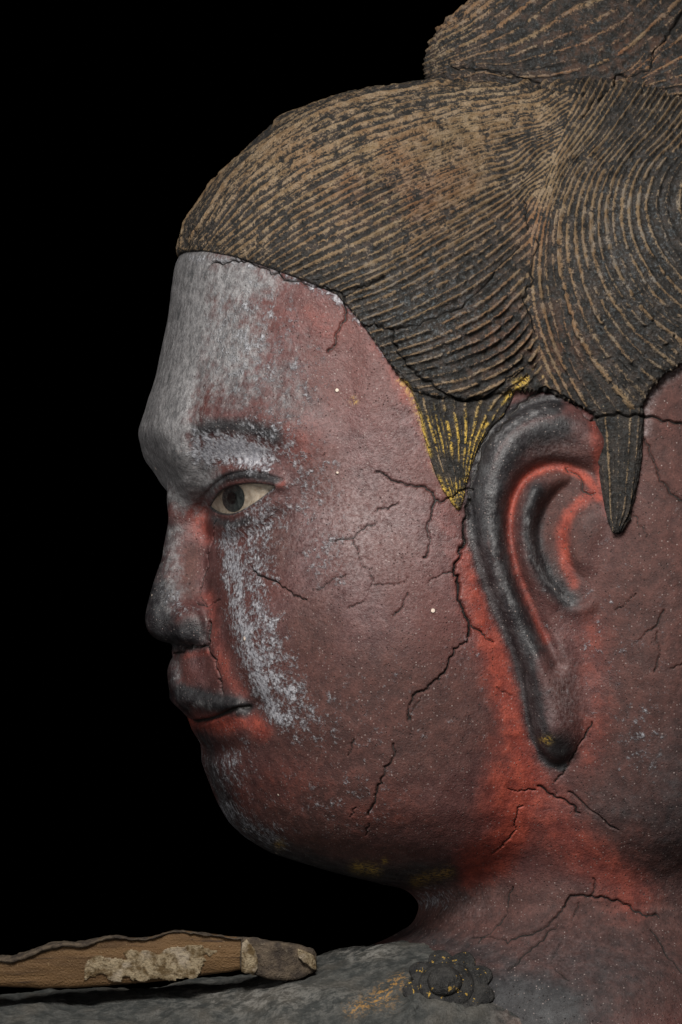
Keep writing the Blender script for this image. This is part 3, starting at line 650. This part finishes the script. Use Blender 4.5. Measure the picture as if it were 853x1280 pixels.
# ---- eyes
def eye_material():
    t = NT('painted_eye'); nm = t.noise(10, 4); nf = t.noise(3, 3, .7)
    c = t.mix(t.ss(nm, .35, .7), (.24, .20, .155), (.37, .315, .25)); c = t.mix(t.ss(nf, .52, .72), c, (.20, .13, .07))
    return t.finish(c, .45, nf, .6, .4)
def iris_material(name, a, b):
    t = NT(name); nm = t.noise(6, 4); nf = t.noise(2.2, 3, .7)
    c = t.mix(t.ss(nm, .35, .7), a, b); c = t.mix(t.ss(nf, .63, .74), c, (.34, .34, .30)); return t.finish(c, .34, nf, .5, .5)
M_EYE = eye_material(); M_IRIS = iris_material('painted_iris', (.016, .020, .020), (.045, .052, .050)); M_PUP = iris_material('painted_pupil', (.003, .0035, .0035), (.007, .008, .008))
EIX, EIY = imgco(EYEV[:, 0], EYEV[:, 1], EYEV[:, 2])
def surf_at(px, py, sgn=1):
    u, w = headframe(EYEV[:, 0], EYEV[:, 2]); m = np.where((np.abs(EIX-px) < 12) & (np.abs(EIY-py) < 12) & (w*sgn > 10))[0]
    k = m[np.argmin((EIX[m]-px)**2+(EIY[m]-py)**2)]; return EYEV[k].astype(float), EYEN[k].astype(float)
def cap(center, R, axis, ang, nr, na, lift=0.0):
    axis = axis/np.linalg.norm(axis); t1 = np.cross(axis, [0, 1, 0]); t1 /= np.linalg.norm(t1); t2 = np.cross(axis, t1)
    v = [center+axis*(R+lift)]; f = []
    for i in range(1, nr+1):
        a = ang*i/nr
        for j in range(na):
            p = 2*math.pi*j/na; rr = R+lift*(1-(i/nr)**6)
            v.append(center+rr*(math.cos(a)*axis+math.sin(a)*(math.cos(p)*t1+math.sin(p)*t2)))
    for j in range(na):
        f.append((0, 1+j, 1+(j+1) % na, 1+(j+1) % na))
    for i in range(nr-1):
        for j in range(na):
            a = 1+i*na+j; b = 1+i*na+(j+1) % na; f.append((a, a+na, b+na, b))
    return np.array(v), np.array(f)
def tri_fix(name, v, f, mat, par):
    me = bpy.data.meshes.new(name); pts = [W(*p) for p in v]
    me.from_pydata(pts, [], [tuple(dict.fromkeys(x)) for x in f.tolist()]); me.update()
    for p in me.polygons: p.use_smooth = True
    o = bpy.data.objects.new(name, me); col.objects.link(o); me.materials.append(mat); o.parent = par; return o
def hf(p): u, w = headframe(p[:, 0], p[:, 2]); return np.stack([u, w, p[:, 1]], 1)
def unhf(q): return np.stack([480-q[:, 0]*ca+q[:, 1]*sa, q[:, 2], q[:, 0]*sa+q[:, 1]*ca], 1)
_, ew = headframe(EYEV[:, 0], EYEV[:, 2]); em = (polysd(EIX, EIY, ALMOND) < 3) & (ew > 10) & (EYEV[:, 0] < 480)
def quad(x, y): a = (x-303)/50; b = (y-622)/50; return np.stack([a*0+1, a, b, a*a, a*b, b*b], 1)
eco = np.linalg.lstsq(quad(EIX[em], EIY[em]), EYEV[em, 2], rcond=None)[0]
def lens(rad, poly, depth):
    # lens-shaped inlay: rings shrinking towards its middle, laid just under the lids
    c = poly.mean(0) if rad is None else np.array(rad[:2]); rim = poly if rad is None else np.array([(rad[0]+rad[2]*math.cos(t), rad[1]+rad[3]*math.sin(t)) for t in np.linspace(0, 2*math.pi, 36, endpoint=False)])
    rings = [c[None]]+[c+(rim-c)*k for k in np.linspace(0, 1, 10)[1:]]; P = np.concatenate(rings); m = len(rim)
    d = quad(P[:, 0], P[:, 1]) @ eco; r2 = ((P[:, 0]-303)/46)**2+((P[:, 1]-622)/34)**2; d = d-depth-7.0*r2
    v = np.array([at0(x, y, z) for (x, y), z in zip(P, d)])
    f = [(0, 1+j_, 1+(j_+1) % m, 1+(j_+1) % m) for j_ in range(m)]+[(1+i_*m+j_, 1+(i_+1)*m+j_, 1+(i_+1)*m+(j_+1) % m, 1+i_*m+(j_+1) % m) for i_ in range(8) for j_ in range(m)]
    return v, np.array(f)
def at0(x, y, d): k = (DC-d)/DC; return (CX+(x-CX)*k, CY+(y-CY)*k, d)
ctr = ALMOND.mean(0); big = ctr+(ALMOND-ctr)*1.16
for sg in (1, -1):
    mir = lambda p: p if sg > 0 else unhf(hf(p)*np.array([1, -1, 1]))
    v, f = lens(None, big, 4.0); ey = tri_fix('eye', mir(v), f, M_EYE, root)
    v, f = lens((292, 622.5, 14, 17.5), None, 3.2); tri_fix('iris', mir(v), f, M_IRIS, ey)
    v, f = lens((290, 622.5, 6, 7.5), None, 2.6); tri_fix('pupil', mir(v), f, M_PUP, ey)

# ---- hair
def near_hair(c):
    x, y, d = c[:, 0], c[:, 1], c[:, 2]
    return ((d > -80) | ((x < 640) & (d > -230) & (y < 330))) & (x < 890) & (y < 700) & (hcore(x, y, d) > 1)
V, Q = sculpt(hair_fun, (190, 70, -330), (1140, 700, 400), 5.0, LEV, near_hair)
N = vnormals(V, Q); ix, iy = imgco(V[:, 0], V[:, 1], V[:, 2])
dE = polysd(ix, iy, BURN_E); dF = polysd(ix, iy, BURN_F); dU = polysd(ix, iy, HAIR_TOP)
part_x = np.interp(iy, [140, 170, 250, 300, 360, 420, 480, 520], [712, 702, 668, 664, 662, 674, 682, 684])
side = ix-part_x                                   # which side of the parting
low = dU > -3
lab = np.where(low & (dE < dF), 2, np.where(low, 3, np.where(side < 0, 0, 1)))
ph = np.zeros(len(V), f32)
for k, fn in enumerate((PH_A, PH_B, PH_E, PH_F)):
    m = lab == k; ph[m] = fn(ix[m], iy[m])*(1.14, 1.18, 1.0, 1.0)[k]
outer = sstep(1, 5, hcore(V[:, 0], V[:, 1], V[:, 2]))
r, r2, tone = strands(V, ph)
edge = sstep(0, 1, np.abs(side)/(14+20*gspot(ix, iy, 680, 280, 60, 60)))*np.where(low, 1, sstep(0, 14, -dU))
worn = (.45+1.1*fbm(V, 60, 3, 6.))*(1-.6*gspot(ix, iy, 330, 300, 90, 45))*(1-.35*gspot(ix, iy, 280, 240, 60, 60))*(1-.6*gspot(ix, iy, 335, 150, 60, 30))-.6*gspot(ix, iy, 300, 270, 60, 60)*0
amp = np.where(low, 3.0, 6.5)*edge*worn
part_gr = 4*np.exp(-(side/9)**2)*np.where(low, 0, 1)*sstep(150, 230, iy)
dep, core = cracks(ix, iy)
V = V+N*(outer*(amp*(r2-.3)+(fbm(V, 6, 3)-.5)*2.6+(fbm(V, 30, 2, 4.)-.5)*4-dep-part_gr))[:, None]
dust = .62*np.ones(len(V), f32)
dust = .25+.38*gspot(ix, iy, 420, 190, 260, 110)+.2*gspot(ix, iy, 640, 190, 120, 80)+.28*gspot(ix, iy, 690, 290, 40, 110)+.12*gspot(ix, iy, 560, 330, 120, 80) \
    + .12*gspot(ix, iy, 760, 260, 60, 60)+.2*gspot(ix, iy, 250, 320, 60, 14)-.22*gspot(ix, iy, 520, 420, 90, 60)-.1*gspot(ix, iy, 820, 330, 60, 90)  # real dust plus painted light: brighter top hair, dimmer lower hair
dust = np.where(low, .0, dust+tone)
warm = .12+.45*gspot(ix, iy, 500, 240, 110, 60)+.6*gspot(ix, iy, 620, 420, 60, 60)+.5*gspot(ix, iy, 700, 440, 50, 60)+.4*gspot(ix, iy, 670, 280, 30, 60)
warm = np.where(low, .1, warm)
blue = .7*gspot(ix, iy, 530, 400, 110, 70)+.5*gspot(ix, iy, 800, 320, 80, 130)+.25
gold = np.zeros(len(V), f32)
gold = np.where(lab == 2, .95*sstep(.4, .7, r)*sstep(495, 550, iy)*sstep(.25, .5, fbm(V, 40, 2, 2.)), 0)+np.where(lab == 3, .3*sstep(.8, .95, r)*sstep(775, 790, ix)*sstep(.5, .65, fbm(V, 30, 2, 2.))*sstep(560, 600, iy), 0)
gold = np.maximum(gold, .9*gline(ix, iy, [(596, 548), (620, 512), (650, 482)], 3)*sstep(.42, .6, fbm(V, 16, 2, 7.)))
gold = np.maximum(gold, .9*gline(ix, iy, chaikin([(506, 478), (524, 512), (534, 560), (548, 600), (574, 641)], 2), 2.5)*sstep(.42, .6, fbm(V, 22, 2, 8.)))
gold = np.maximum(gold, .8*gline(ix, iy, [(640, 485), (672, 468)], 6)*sstep(.5, .62, fbm(V, 9, 2, 1.)))
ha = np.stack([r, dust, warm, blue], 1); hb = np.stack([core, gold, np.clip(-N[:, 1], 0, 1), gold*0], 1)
N2 = vnormals(V, Q); flab = np.where((lab[Q] == 0).sum(1) >= 2, 0, lab[Q[:, 0]])
for k, (nm, lb) in enumerate((('hair', 'swept front hair carved in fine ridges'), ('hair', 'curved rear hair carved in arcs'), ('sideburn', 'pointed sideburn with gilded strands'), ('sideburn', 'dark sideburn lock behind the ear'))):
    ids, q = split(V, Q, flab == k)
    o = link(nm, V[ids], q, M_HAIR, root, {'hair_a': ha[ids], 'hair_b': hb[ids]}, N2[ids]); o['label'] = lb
# ---- topknots
def build_knot(fun, lo, hi, PH, lb, dust0, warm0):
    V, Q = sculpt(fun, lo, hi, 6.0, LEV, lambda c: (c[:, 2] > -60) & (c[:, 0] < 890) & (c[:, 1] > -15))
    N = vnormals(V, Q); k = DC/(DC-V[:, 2]); ix = CX+(V[:, 0]-CX)*k; iy = CY+(V[:, 1]-CY)*k
    ph = PH(ix, iy); r, r2, tone = strands(V, ph); dep, core = cracks(ix, iy)
    V = V+N*(5.0*(r2-.3)*(.45+1.1*fbm(V, 60, 3, 6.))+(fbm(V, 6, 3)-.5)*2.6+(fbm(V, 34, 2, 4.)-.5)*5-dep)[:, None]
    z = np.zeros(len(V)); dust = z+dust0+tone+.25*gspot(ix, iy, 580, 50, 60, 60)-.2*gspot(ix, iy, 700, 90, 90, 30)
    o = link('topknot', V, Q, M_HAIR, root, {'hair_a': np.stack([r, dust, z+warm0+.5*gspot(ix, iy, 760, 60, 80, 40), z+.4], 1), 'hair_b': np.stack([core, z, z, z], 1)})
    o['label'] = lb
build_knot(knot1, (500, -60, -160), (1000, 230, 170), PH_T1, 'large coiled topknot', .22, .35)
build_knot(knot2, (680, 20, -190), (1120, 210, 200), PH_T2, 'smaller hair coil under the topknot', .2, .6)

# ---- shoulder
sy_ = tab([(-300, 1245), (0, 1240), (150, 1236), (300, 1222), (380, 1200), (430, 1184), (480, 1172), (530, 1166), (640, 1180), (760, 1215), (900, 1260), (1200, 1320)], 14)
def shoulder(P):
    x, y, d = P[:, 0], P[:, 1], P[:, 2]; yt = sy_(x)
    f = slice_sd(yt+230-y, d-60, 230.0, 230.0, 330.0, 2.3)
    f = smax(f, np.abs(x-400)-620, 60)
    f = f-7*gline(x, y, [(470, 1285), (492, 1250), (515, 1225)], 9)-5*gline(x, y, [(440, 1290), (462, 1255)], 8)
    return smax(f, y-1415, 5)
def shoulder_material():
    t = NT('grey_painted_clay'); crack, gold, white, red = t.attr('paint_c')
    nb = t.noise(60, 4); nm = t.noise(16, 5, .62); nf = t.noise(5, 4, .68); ng = t.noise(2.2, 2, .7)
    c = t.mix(t.ss(nm, .2, .8), (.030, .033, .032), (.060, .063, .060)); c = t.mix(t.math('MULTIPLY', t.ss(nb, .45, .7), .6), c, (.10, .09, .075))
    c = t.mix(t.math('MULTIPLY', red, t.ss(nm, .3, .6)), c, (.15, .085, .07))
    c = t.mix(t.math('MULTIPLY', white, t.ss(t.math('ADD', nm, t.math('MULTIPLY', nf, .6)), .72, .95)), c, (.24, .23, .21))
    c = t.mix(t.math('MULTIPLY', gold, t.ss(nf, .48, .62)), c, (.42, .22, .05))
    c = t.mix(t.math('MULTIPLY', t.ss(nf, .62, .75), .5), c, (.02, .02, .02)); c = t.mix(t.ss(crack, .35, .7), c, (.012, .01, .009))
    hs = t.n('ShaderNodeHueSaturation'); t.set(hs.inputs['Color'], c); t.set(hs.inputs['Value'], t.math('ADD', 1.0, t.math('MULTIPLY', t.math('SUBTRACT', ng, .5), .9))); c = hs.outputs[0]
    ht = t.math('ADD', t.math('MULTIPLY', nm, 3.0), t.math('ADD', nf, t.math('MULTIPLY', ng, .6))); return t.finish(c, .72, ht, 2.2, .25)
M_SH = shoulder_material()
V, Q = sculpt(shoulder, (-260, 1130, -300), (1060, 1430, 420), 7.0, LEV, lambda c: (c[:, 1] < 1330) & (c[:, 0] > -40) & (c[:, 0] < 890))
N = vnormals(V, Q); k = DC/(DC-V[:, 2]); ix = CX+(V[:, 0]-CX)*k; iy = CY+(V[:, 1]-CY)*k; dep, core = cracks(ix, iy)
V = V+N*((fbm(V, 12, 3)-.5)*5+(fbm(V, 60, 2, 2.)-.5)*18-dep)[:, None]
z = np.zeros(len(V)); gold = .7*gline(ix, iy, [(440, 1262), (470, 1245), (500, 1225)], 9)+.4*gspot(ix, iy, 480, 1250, 16, 12)
white = .7*gspot(ix, iy, 450, 1190, 50, 14)+.8*gspot(ix, iy, 620, 1195, 50, 20)+.6*gspot(ix, iy, 660, 1260, 30, 30)+.5*gspot(ix, iy, 320, 1250, 120, 20)+.1
link('shoulder', V, Q, M_SH, root, {'paint_c': np.stack([core, gold, white, .9*sstep(600, 680, ix)], 1)})

# ---- broken wooden rim lying along the shoulder
def at(x, y, d): k = (DC-d)/DC; return (CX+(x-CX)*k, CY+(y-CY)*k, d)
def wood_material():
    t = NT('bare_wood'); n1 = t.noise(30, 5, .6, .5, (.12, 1, 1)); n2 = t.noise(6, 4, .6, .3, (.06, 1, 1)); n3 = t.noise(2.5, 2)
    c = t.mix(t.ss(n1, .3, .7), (.060, .032, .013), (.140, .080, .034)); c = t.mix(t.ss(n2, .55, .7), c, (.035, .019, .009)); c = t.mix(t.ss(n3, .62, .75), c, (.18, .12, .06))
    return t.finish(c, .7, t.math('ADD', n2, n3), 2.0, .25)
def plaster_material():
    t = NT('flaking_plaster'); n1 = t.noise(14, 5, .65); n2 = t.noise(4, 4, .7); n3 = t.noise(26, 4)
    c = t.mix(t.ss(n1, .4, .6), (.10, .066, .03), (.30, .24, .155)); c = t.mix(t.ss(n2, .58, .68), c, (.09, .06, .03)); c = t.mix(t.ss(n3, .5, .65), c, (.33, .275, .205))
    return t.finish(c, .8, t.math('ADD', n1, n2), 4.0, .2)
def crust_material():
    t = NT('dark_clay_crust'); n1 = t.noise(14, 5, .6); n2 = t.noise(3.5, 4, .7)
    c = t.mix(t.ss(n1, .35, .65), (.045, .035, .028), (.115, .088, .062)); c = t.mix(t.ss(n2, .6, .72), c, (.20, .17, .13)); return t.finish(c, .8, t.math('ADD', n1, n2), 3.0, .2)
M_WOOD, M_PLAS, M_CRUST = wood_material(), plaster_material(), crust_material()
TOPL = [(-190, 1206), (-140, 1192), (-100, 1196), (-60, 1188), (0, 1197), (20, 1197), (54, 1183), (74, 1178), (108, 1179), (130, 1171), (148, 1170), (172, 1174), (190, 1172), (212, 1164), (236, 1164), (276, 1170), (306, 1173)]
BOTL = [(-190, 1228), (-60, 1232), (0, 1233), (60, 1236), (120, 1233), (200, 1227), (306, 1212)]
tp = chaikin(TOPL, 2); bp = chaikin(BOTL, 2); DF, DBK = 178.0, 128.0
xs = np.linspace(-188, 304, 200); ty = np.interp(xs, tp[:, 0], tp[:, 1]); by = np.interp(xs, bp[:, 0], bp[:, 1])
def loft(name, rings, mat, par, rough=0.0, sc_=12, smooth=True):
    """closed cross sections joined end to end, capped"""
    R = np.array(rings, float); n, m = R.shape[:2]; V = R.reshape(-1, 3).astype(f32)
    if rough: 
        V = V+np.stack([(fbm(V, sc_, 3, o)-.5)*rough for o in (1., 4., 8.)], 1)
    F = []
    for i in range(n-1):
        for j in range(m): F.append((i*m+j, i*m+(j+1) % m, (i+1)*m+(j+1) % m, (i+1)*m+j))
    me = bpy.data.meshes.new(name); me.from_pydata([W(*p) for p in V], [], F+[tuple(range(m))[::-1], tuple(range((n-1)*m, n*m))]); me.update()
    for p in me.polygons: p.use_smooth = smooth
    o = bpy.data.objects.new(name, me); col.objects.link(o); me.materials.append(mat); o.parent = par; return o
rings = []
for x, a, b in zip(xs, ty, by):
    r = [at(x, b, DF-3)]+[at(x, b+(a-b)*t, DF+3*math.sin(t*3.1)) for t in np.linspace(.06, .94, 9)]+[at(x, a, DF-3), at(x, a-1, DBK), at(x, b, DBK)]
    rings.append(r)
board = loft('wooden_rim', rings, M_WOOD, root, 2.5, 16); board['label'] = 'bare brown wooden rim with a wavy broken top'
# crust of dark clay left on its top edge
rings = []
for x in np.linspace(-190, 305, 230):
    a = np.interp(x, tp[:, 0], tp[:, 1]); h = np.interp(x, [-60, 0, 40, 100, 135, 160, 305], [9, 9, 8.5, 8, 6.5, 3.6, 3]); h *= .8+.5*vnoise(np.array([x/13.]), np.array([2.3]), np.array([1.1]))[0]
    rings.append([at(x, a+h*.35+h*.6*math.sin(q), DF-20+(23+h*.6)*math.cos(q)) for q in np.linspace(0, 2*math.pi, 14, endpoint=False)])
loft('clay_crust', rings, M_CRUST, board, 5.0, 9)
# plaster left on its face
gx = np.linspace(106, 276, 120); gy = np.linspace(1176, 1230, 42); GX, GY = np.meshgrid(gx, gy); 
msk = np.stack([GX.ravel(), GY.ravel(), 0*GX.ravel()], 1).astype(f32)
axx = (GX-192)/84; ayy = (GY-(1206-(GX-190)*.07))/18; val = 1.0-(np.abs(axx)**2.6+np.abs(ayy)**2.2).reshape(-1)+(fbm(msk, 20, 4)-.5)*3.0+.25
ok = (val > 0.18).reshape(GX.shape); hgt = 1.2*sstep(.18, .5, val)+1.6*(fbm(msk, 7, 3)-.35)
pv = [W(*at(x, y, DF+3.4+max(h, .2))) for x, y, h in zip(GX.ravel(), GY.ravel(), hgt)]; pf = []; nx = len(gx)
pv2 = [W(*at(x, y, DF-2)) for x, y in zip(GX.ravel(), GY.ravel())]; NP = len(pv); cell = ok[:-1, :-1] & ok[1:, :-1] & ok[:-1, 1:] & ok[1:, 1:]
for i in range(len(gy)-1):
    for j in range(nx-1):
        if cell[i, j]:
            a = i*nx+j; pf.append((a, a+nx, a+nx+1, a+1))
            for (di, dj, e0, e1) in ((-1, 0, a, a+1), (1, 0, a+nx+1, a+nx), (0, -1, a+nx, a), (0, 1, a+1, a+nx+1)):
                ii, jj = i+di, j+dj
                if not (0 <= ii < len(gy)-1 and 0 <= jj < nx-1 and cell[ii, jj]): pf.append((e0, e1, e1+NP, e0+NP))
me = bpy.data.meshes.new('plaster_patch'); me.from_pydata(pv+pv2, [], pf); me.update(); o = bpy.data.objects.new('plaster_patch', me); col.objects.link(o); me.materials.append(M_PLAS); o.parent = board
# block at its end
def block(name, secs, mat, par, rough, sc_):
    rings = []
    for x, y0, y1, d0, d1 in secs:
        r = []
        for (ya, da, yb, db) in ((y1, d0, y1, d1), (y1, d1, y0, d1), (y0, d1, y0, d0), (y0, d0, y1, d0)):
            for t in np.linspace(0, 1, 8, endpoint=False): r.append(at(x, ya+(yb-ya)*t, da+(db-da)*t))
        rings.append(r)
    R = [];
    for a, b in zip(rings[:-1], rings[1:]):
        for t in np.linspace(0, 1, 6, endpoint=False): R.append([tuple(np.array(p)*(1-t)+np.array(q)*t) for p, q in zip(a, b)])
    R.append(rings[-1]); return loft(name, R, mat, par, rough, sc_)
blk = block('end_block', [(301, 1174, 1208, 120, 186), (304, 1171, 1213, 115, 194), (340, 1177, 1224, 112, 196), (372, 1181, 1224, 116, 192), (392, 1187, 1217, 122, 186), (396, 1193, 1212, 128, 178)], M_CRUST, board, 7, 14)
for secs in ([(303, 1178, 1214, 185, 197.5), (308, 1174, 1216, 185, 199.5), (318, 1186, 1218, 185, 199.5), (322, 1196, 1212, 185, 197)], [(372, 1186, 1196, 180, 196), (384, 1189, 1206, 180, 194), (394, 1195, 1212, 176, 188)]):
    block('plaster_patch', secs, M_PLAS, board, 5, 8)

# ---- rosette on the shoulder
def ray_d(px, py):
    ds = np.arange(420, -100, -2.0); P = np.array([at(px, py, d) for d in ds]).astype(f32); f = shoulder(P); k = np.argmax(f < 0); return ds[k]
def rosette_material():
    t = NT('dark_gilded_clay'); n1 = t.noise(14, 5, .6); n2 = t.noise(3.5, 4, .7); n3 = t.noise(9, 3, .7)
    c = t.mix(t.ss(n1, .35, .65), (.010, .010, .010), (.034, .033, .031)); c = t.mix(t.ss(n2, .6, .72), c, (.10, .095, .085)); c = t.mix(t.math('MULTIPLY', t.ss(n3, .63, .68), .85), c, (.48, .30, .05))
    return t.finish(c, .62, t.math('ADD', n1, n2), 2.5, .35)
M_ROS = rosette_material()
RC = np.array(at(562, 1238, ray_d(562, 1238)+3)); rn = np.array([-.03, -.62, .78]); rn /= np.linalg.norm(rn); r1 = np.array([1., 0.08, 0]); r1 -= rn*r1.dot(rn); r1 /= np.linalg.norm(r1); r2_ = np.cross(rn, r1)
ros = bpy.data.objects.new('rosette', None); col.objects.link(ros); ros.parent = root; ros.location = W(*RC); ros['label'] = 'dark flower rosette with gilding on its boss'
def blob(name, c, e1, e2, e3, par, rough=3.0, lobes=0):
    v = []; f = []; nu, nv_ = 28, 14
    for i in range(nv_+1):
        th = math.pi*i/nv_
        for j in range(nu):
            p = 2*math.pi*j/nu; rr = 1+(.10*math.cos(lobes*p) if lobes else 0); v.append(c+math.sin(th)*rr*(math.cos(p)*e1+math.sin(p)*e2)+math.cos(th)*e3)
    for i in range(nv_):
        for j in range(nu): f.append((i*nu+j, i*nu+(j+1) % nu, (i+1)*nu+(j+1) % nu, (i+1)*nu+j))
    V = np.array(v).astype(f32); V = V+np.stack([(fbm(V, 11, 3, o)-.5)*rough for o in (1., 4., 8.)], 1)
    o = tri_fix(name, V, np.array(f), M_ROS, par)
    for vv in o.data.vertices: vv.co = vv.co-par.location
    return o
for k in range(9):
    a = 2*math.pi*(k+.3)/9; dr = math.cos(a)*r1+math.sin(a)*r2_; tg = -math.sin(a)*r1+math.cos(a)*r2_
    blob('petal', RC+dr*32+rn*6, dr*24, tg*17, rn*6-dr*1.5, ros, 3)
blob('inner_ring', RC+rn*10+r1*-3, r1*34, r2_*34, rn*10, ros, 4, 0)
blob('boss', RC+rn*19+r1*-5-r2_*0, r1*21, r2_*21, rn*13, ros, 4)
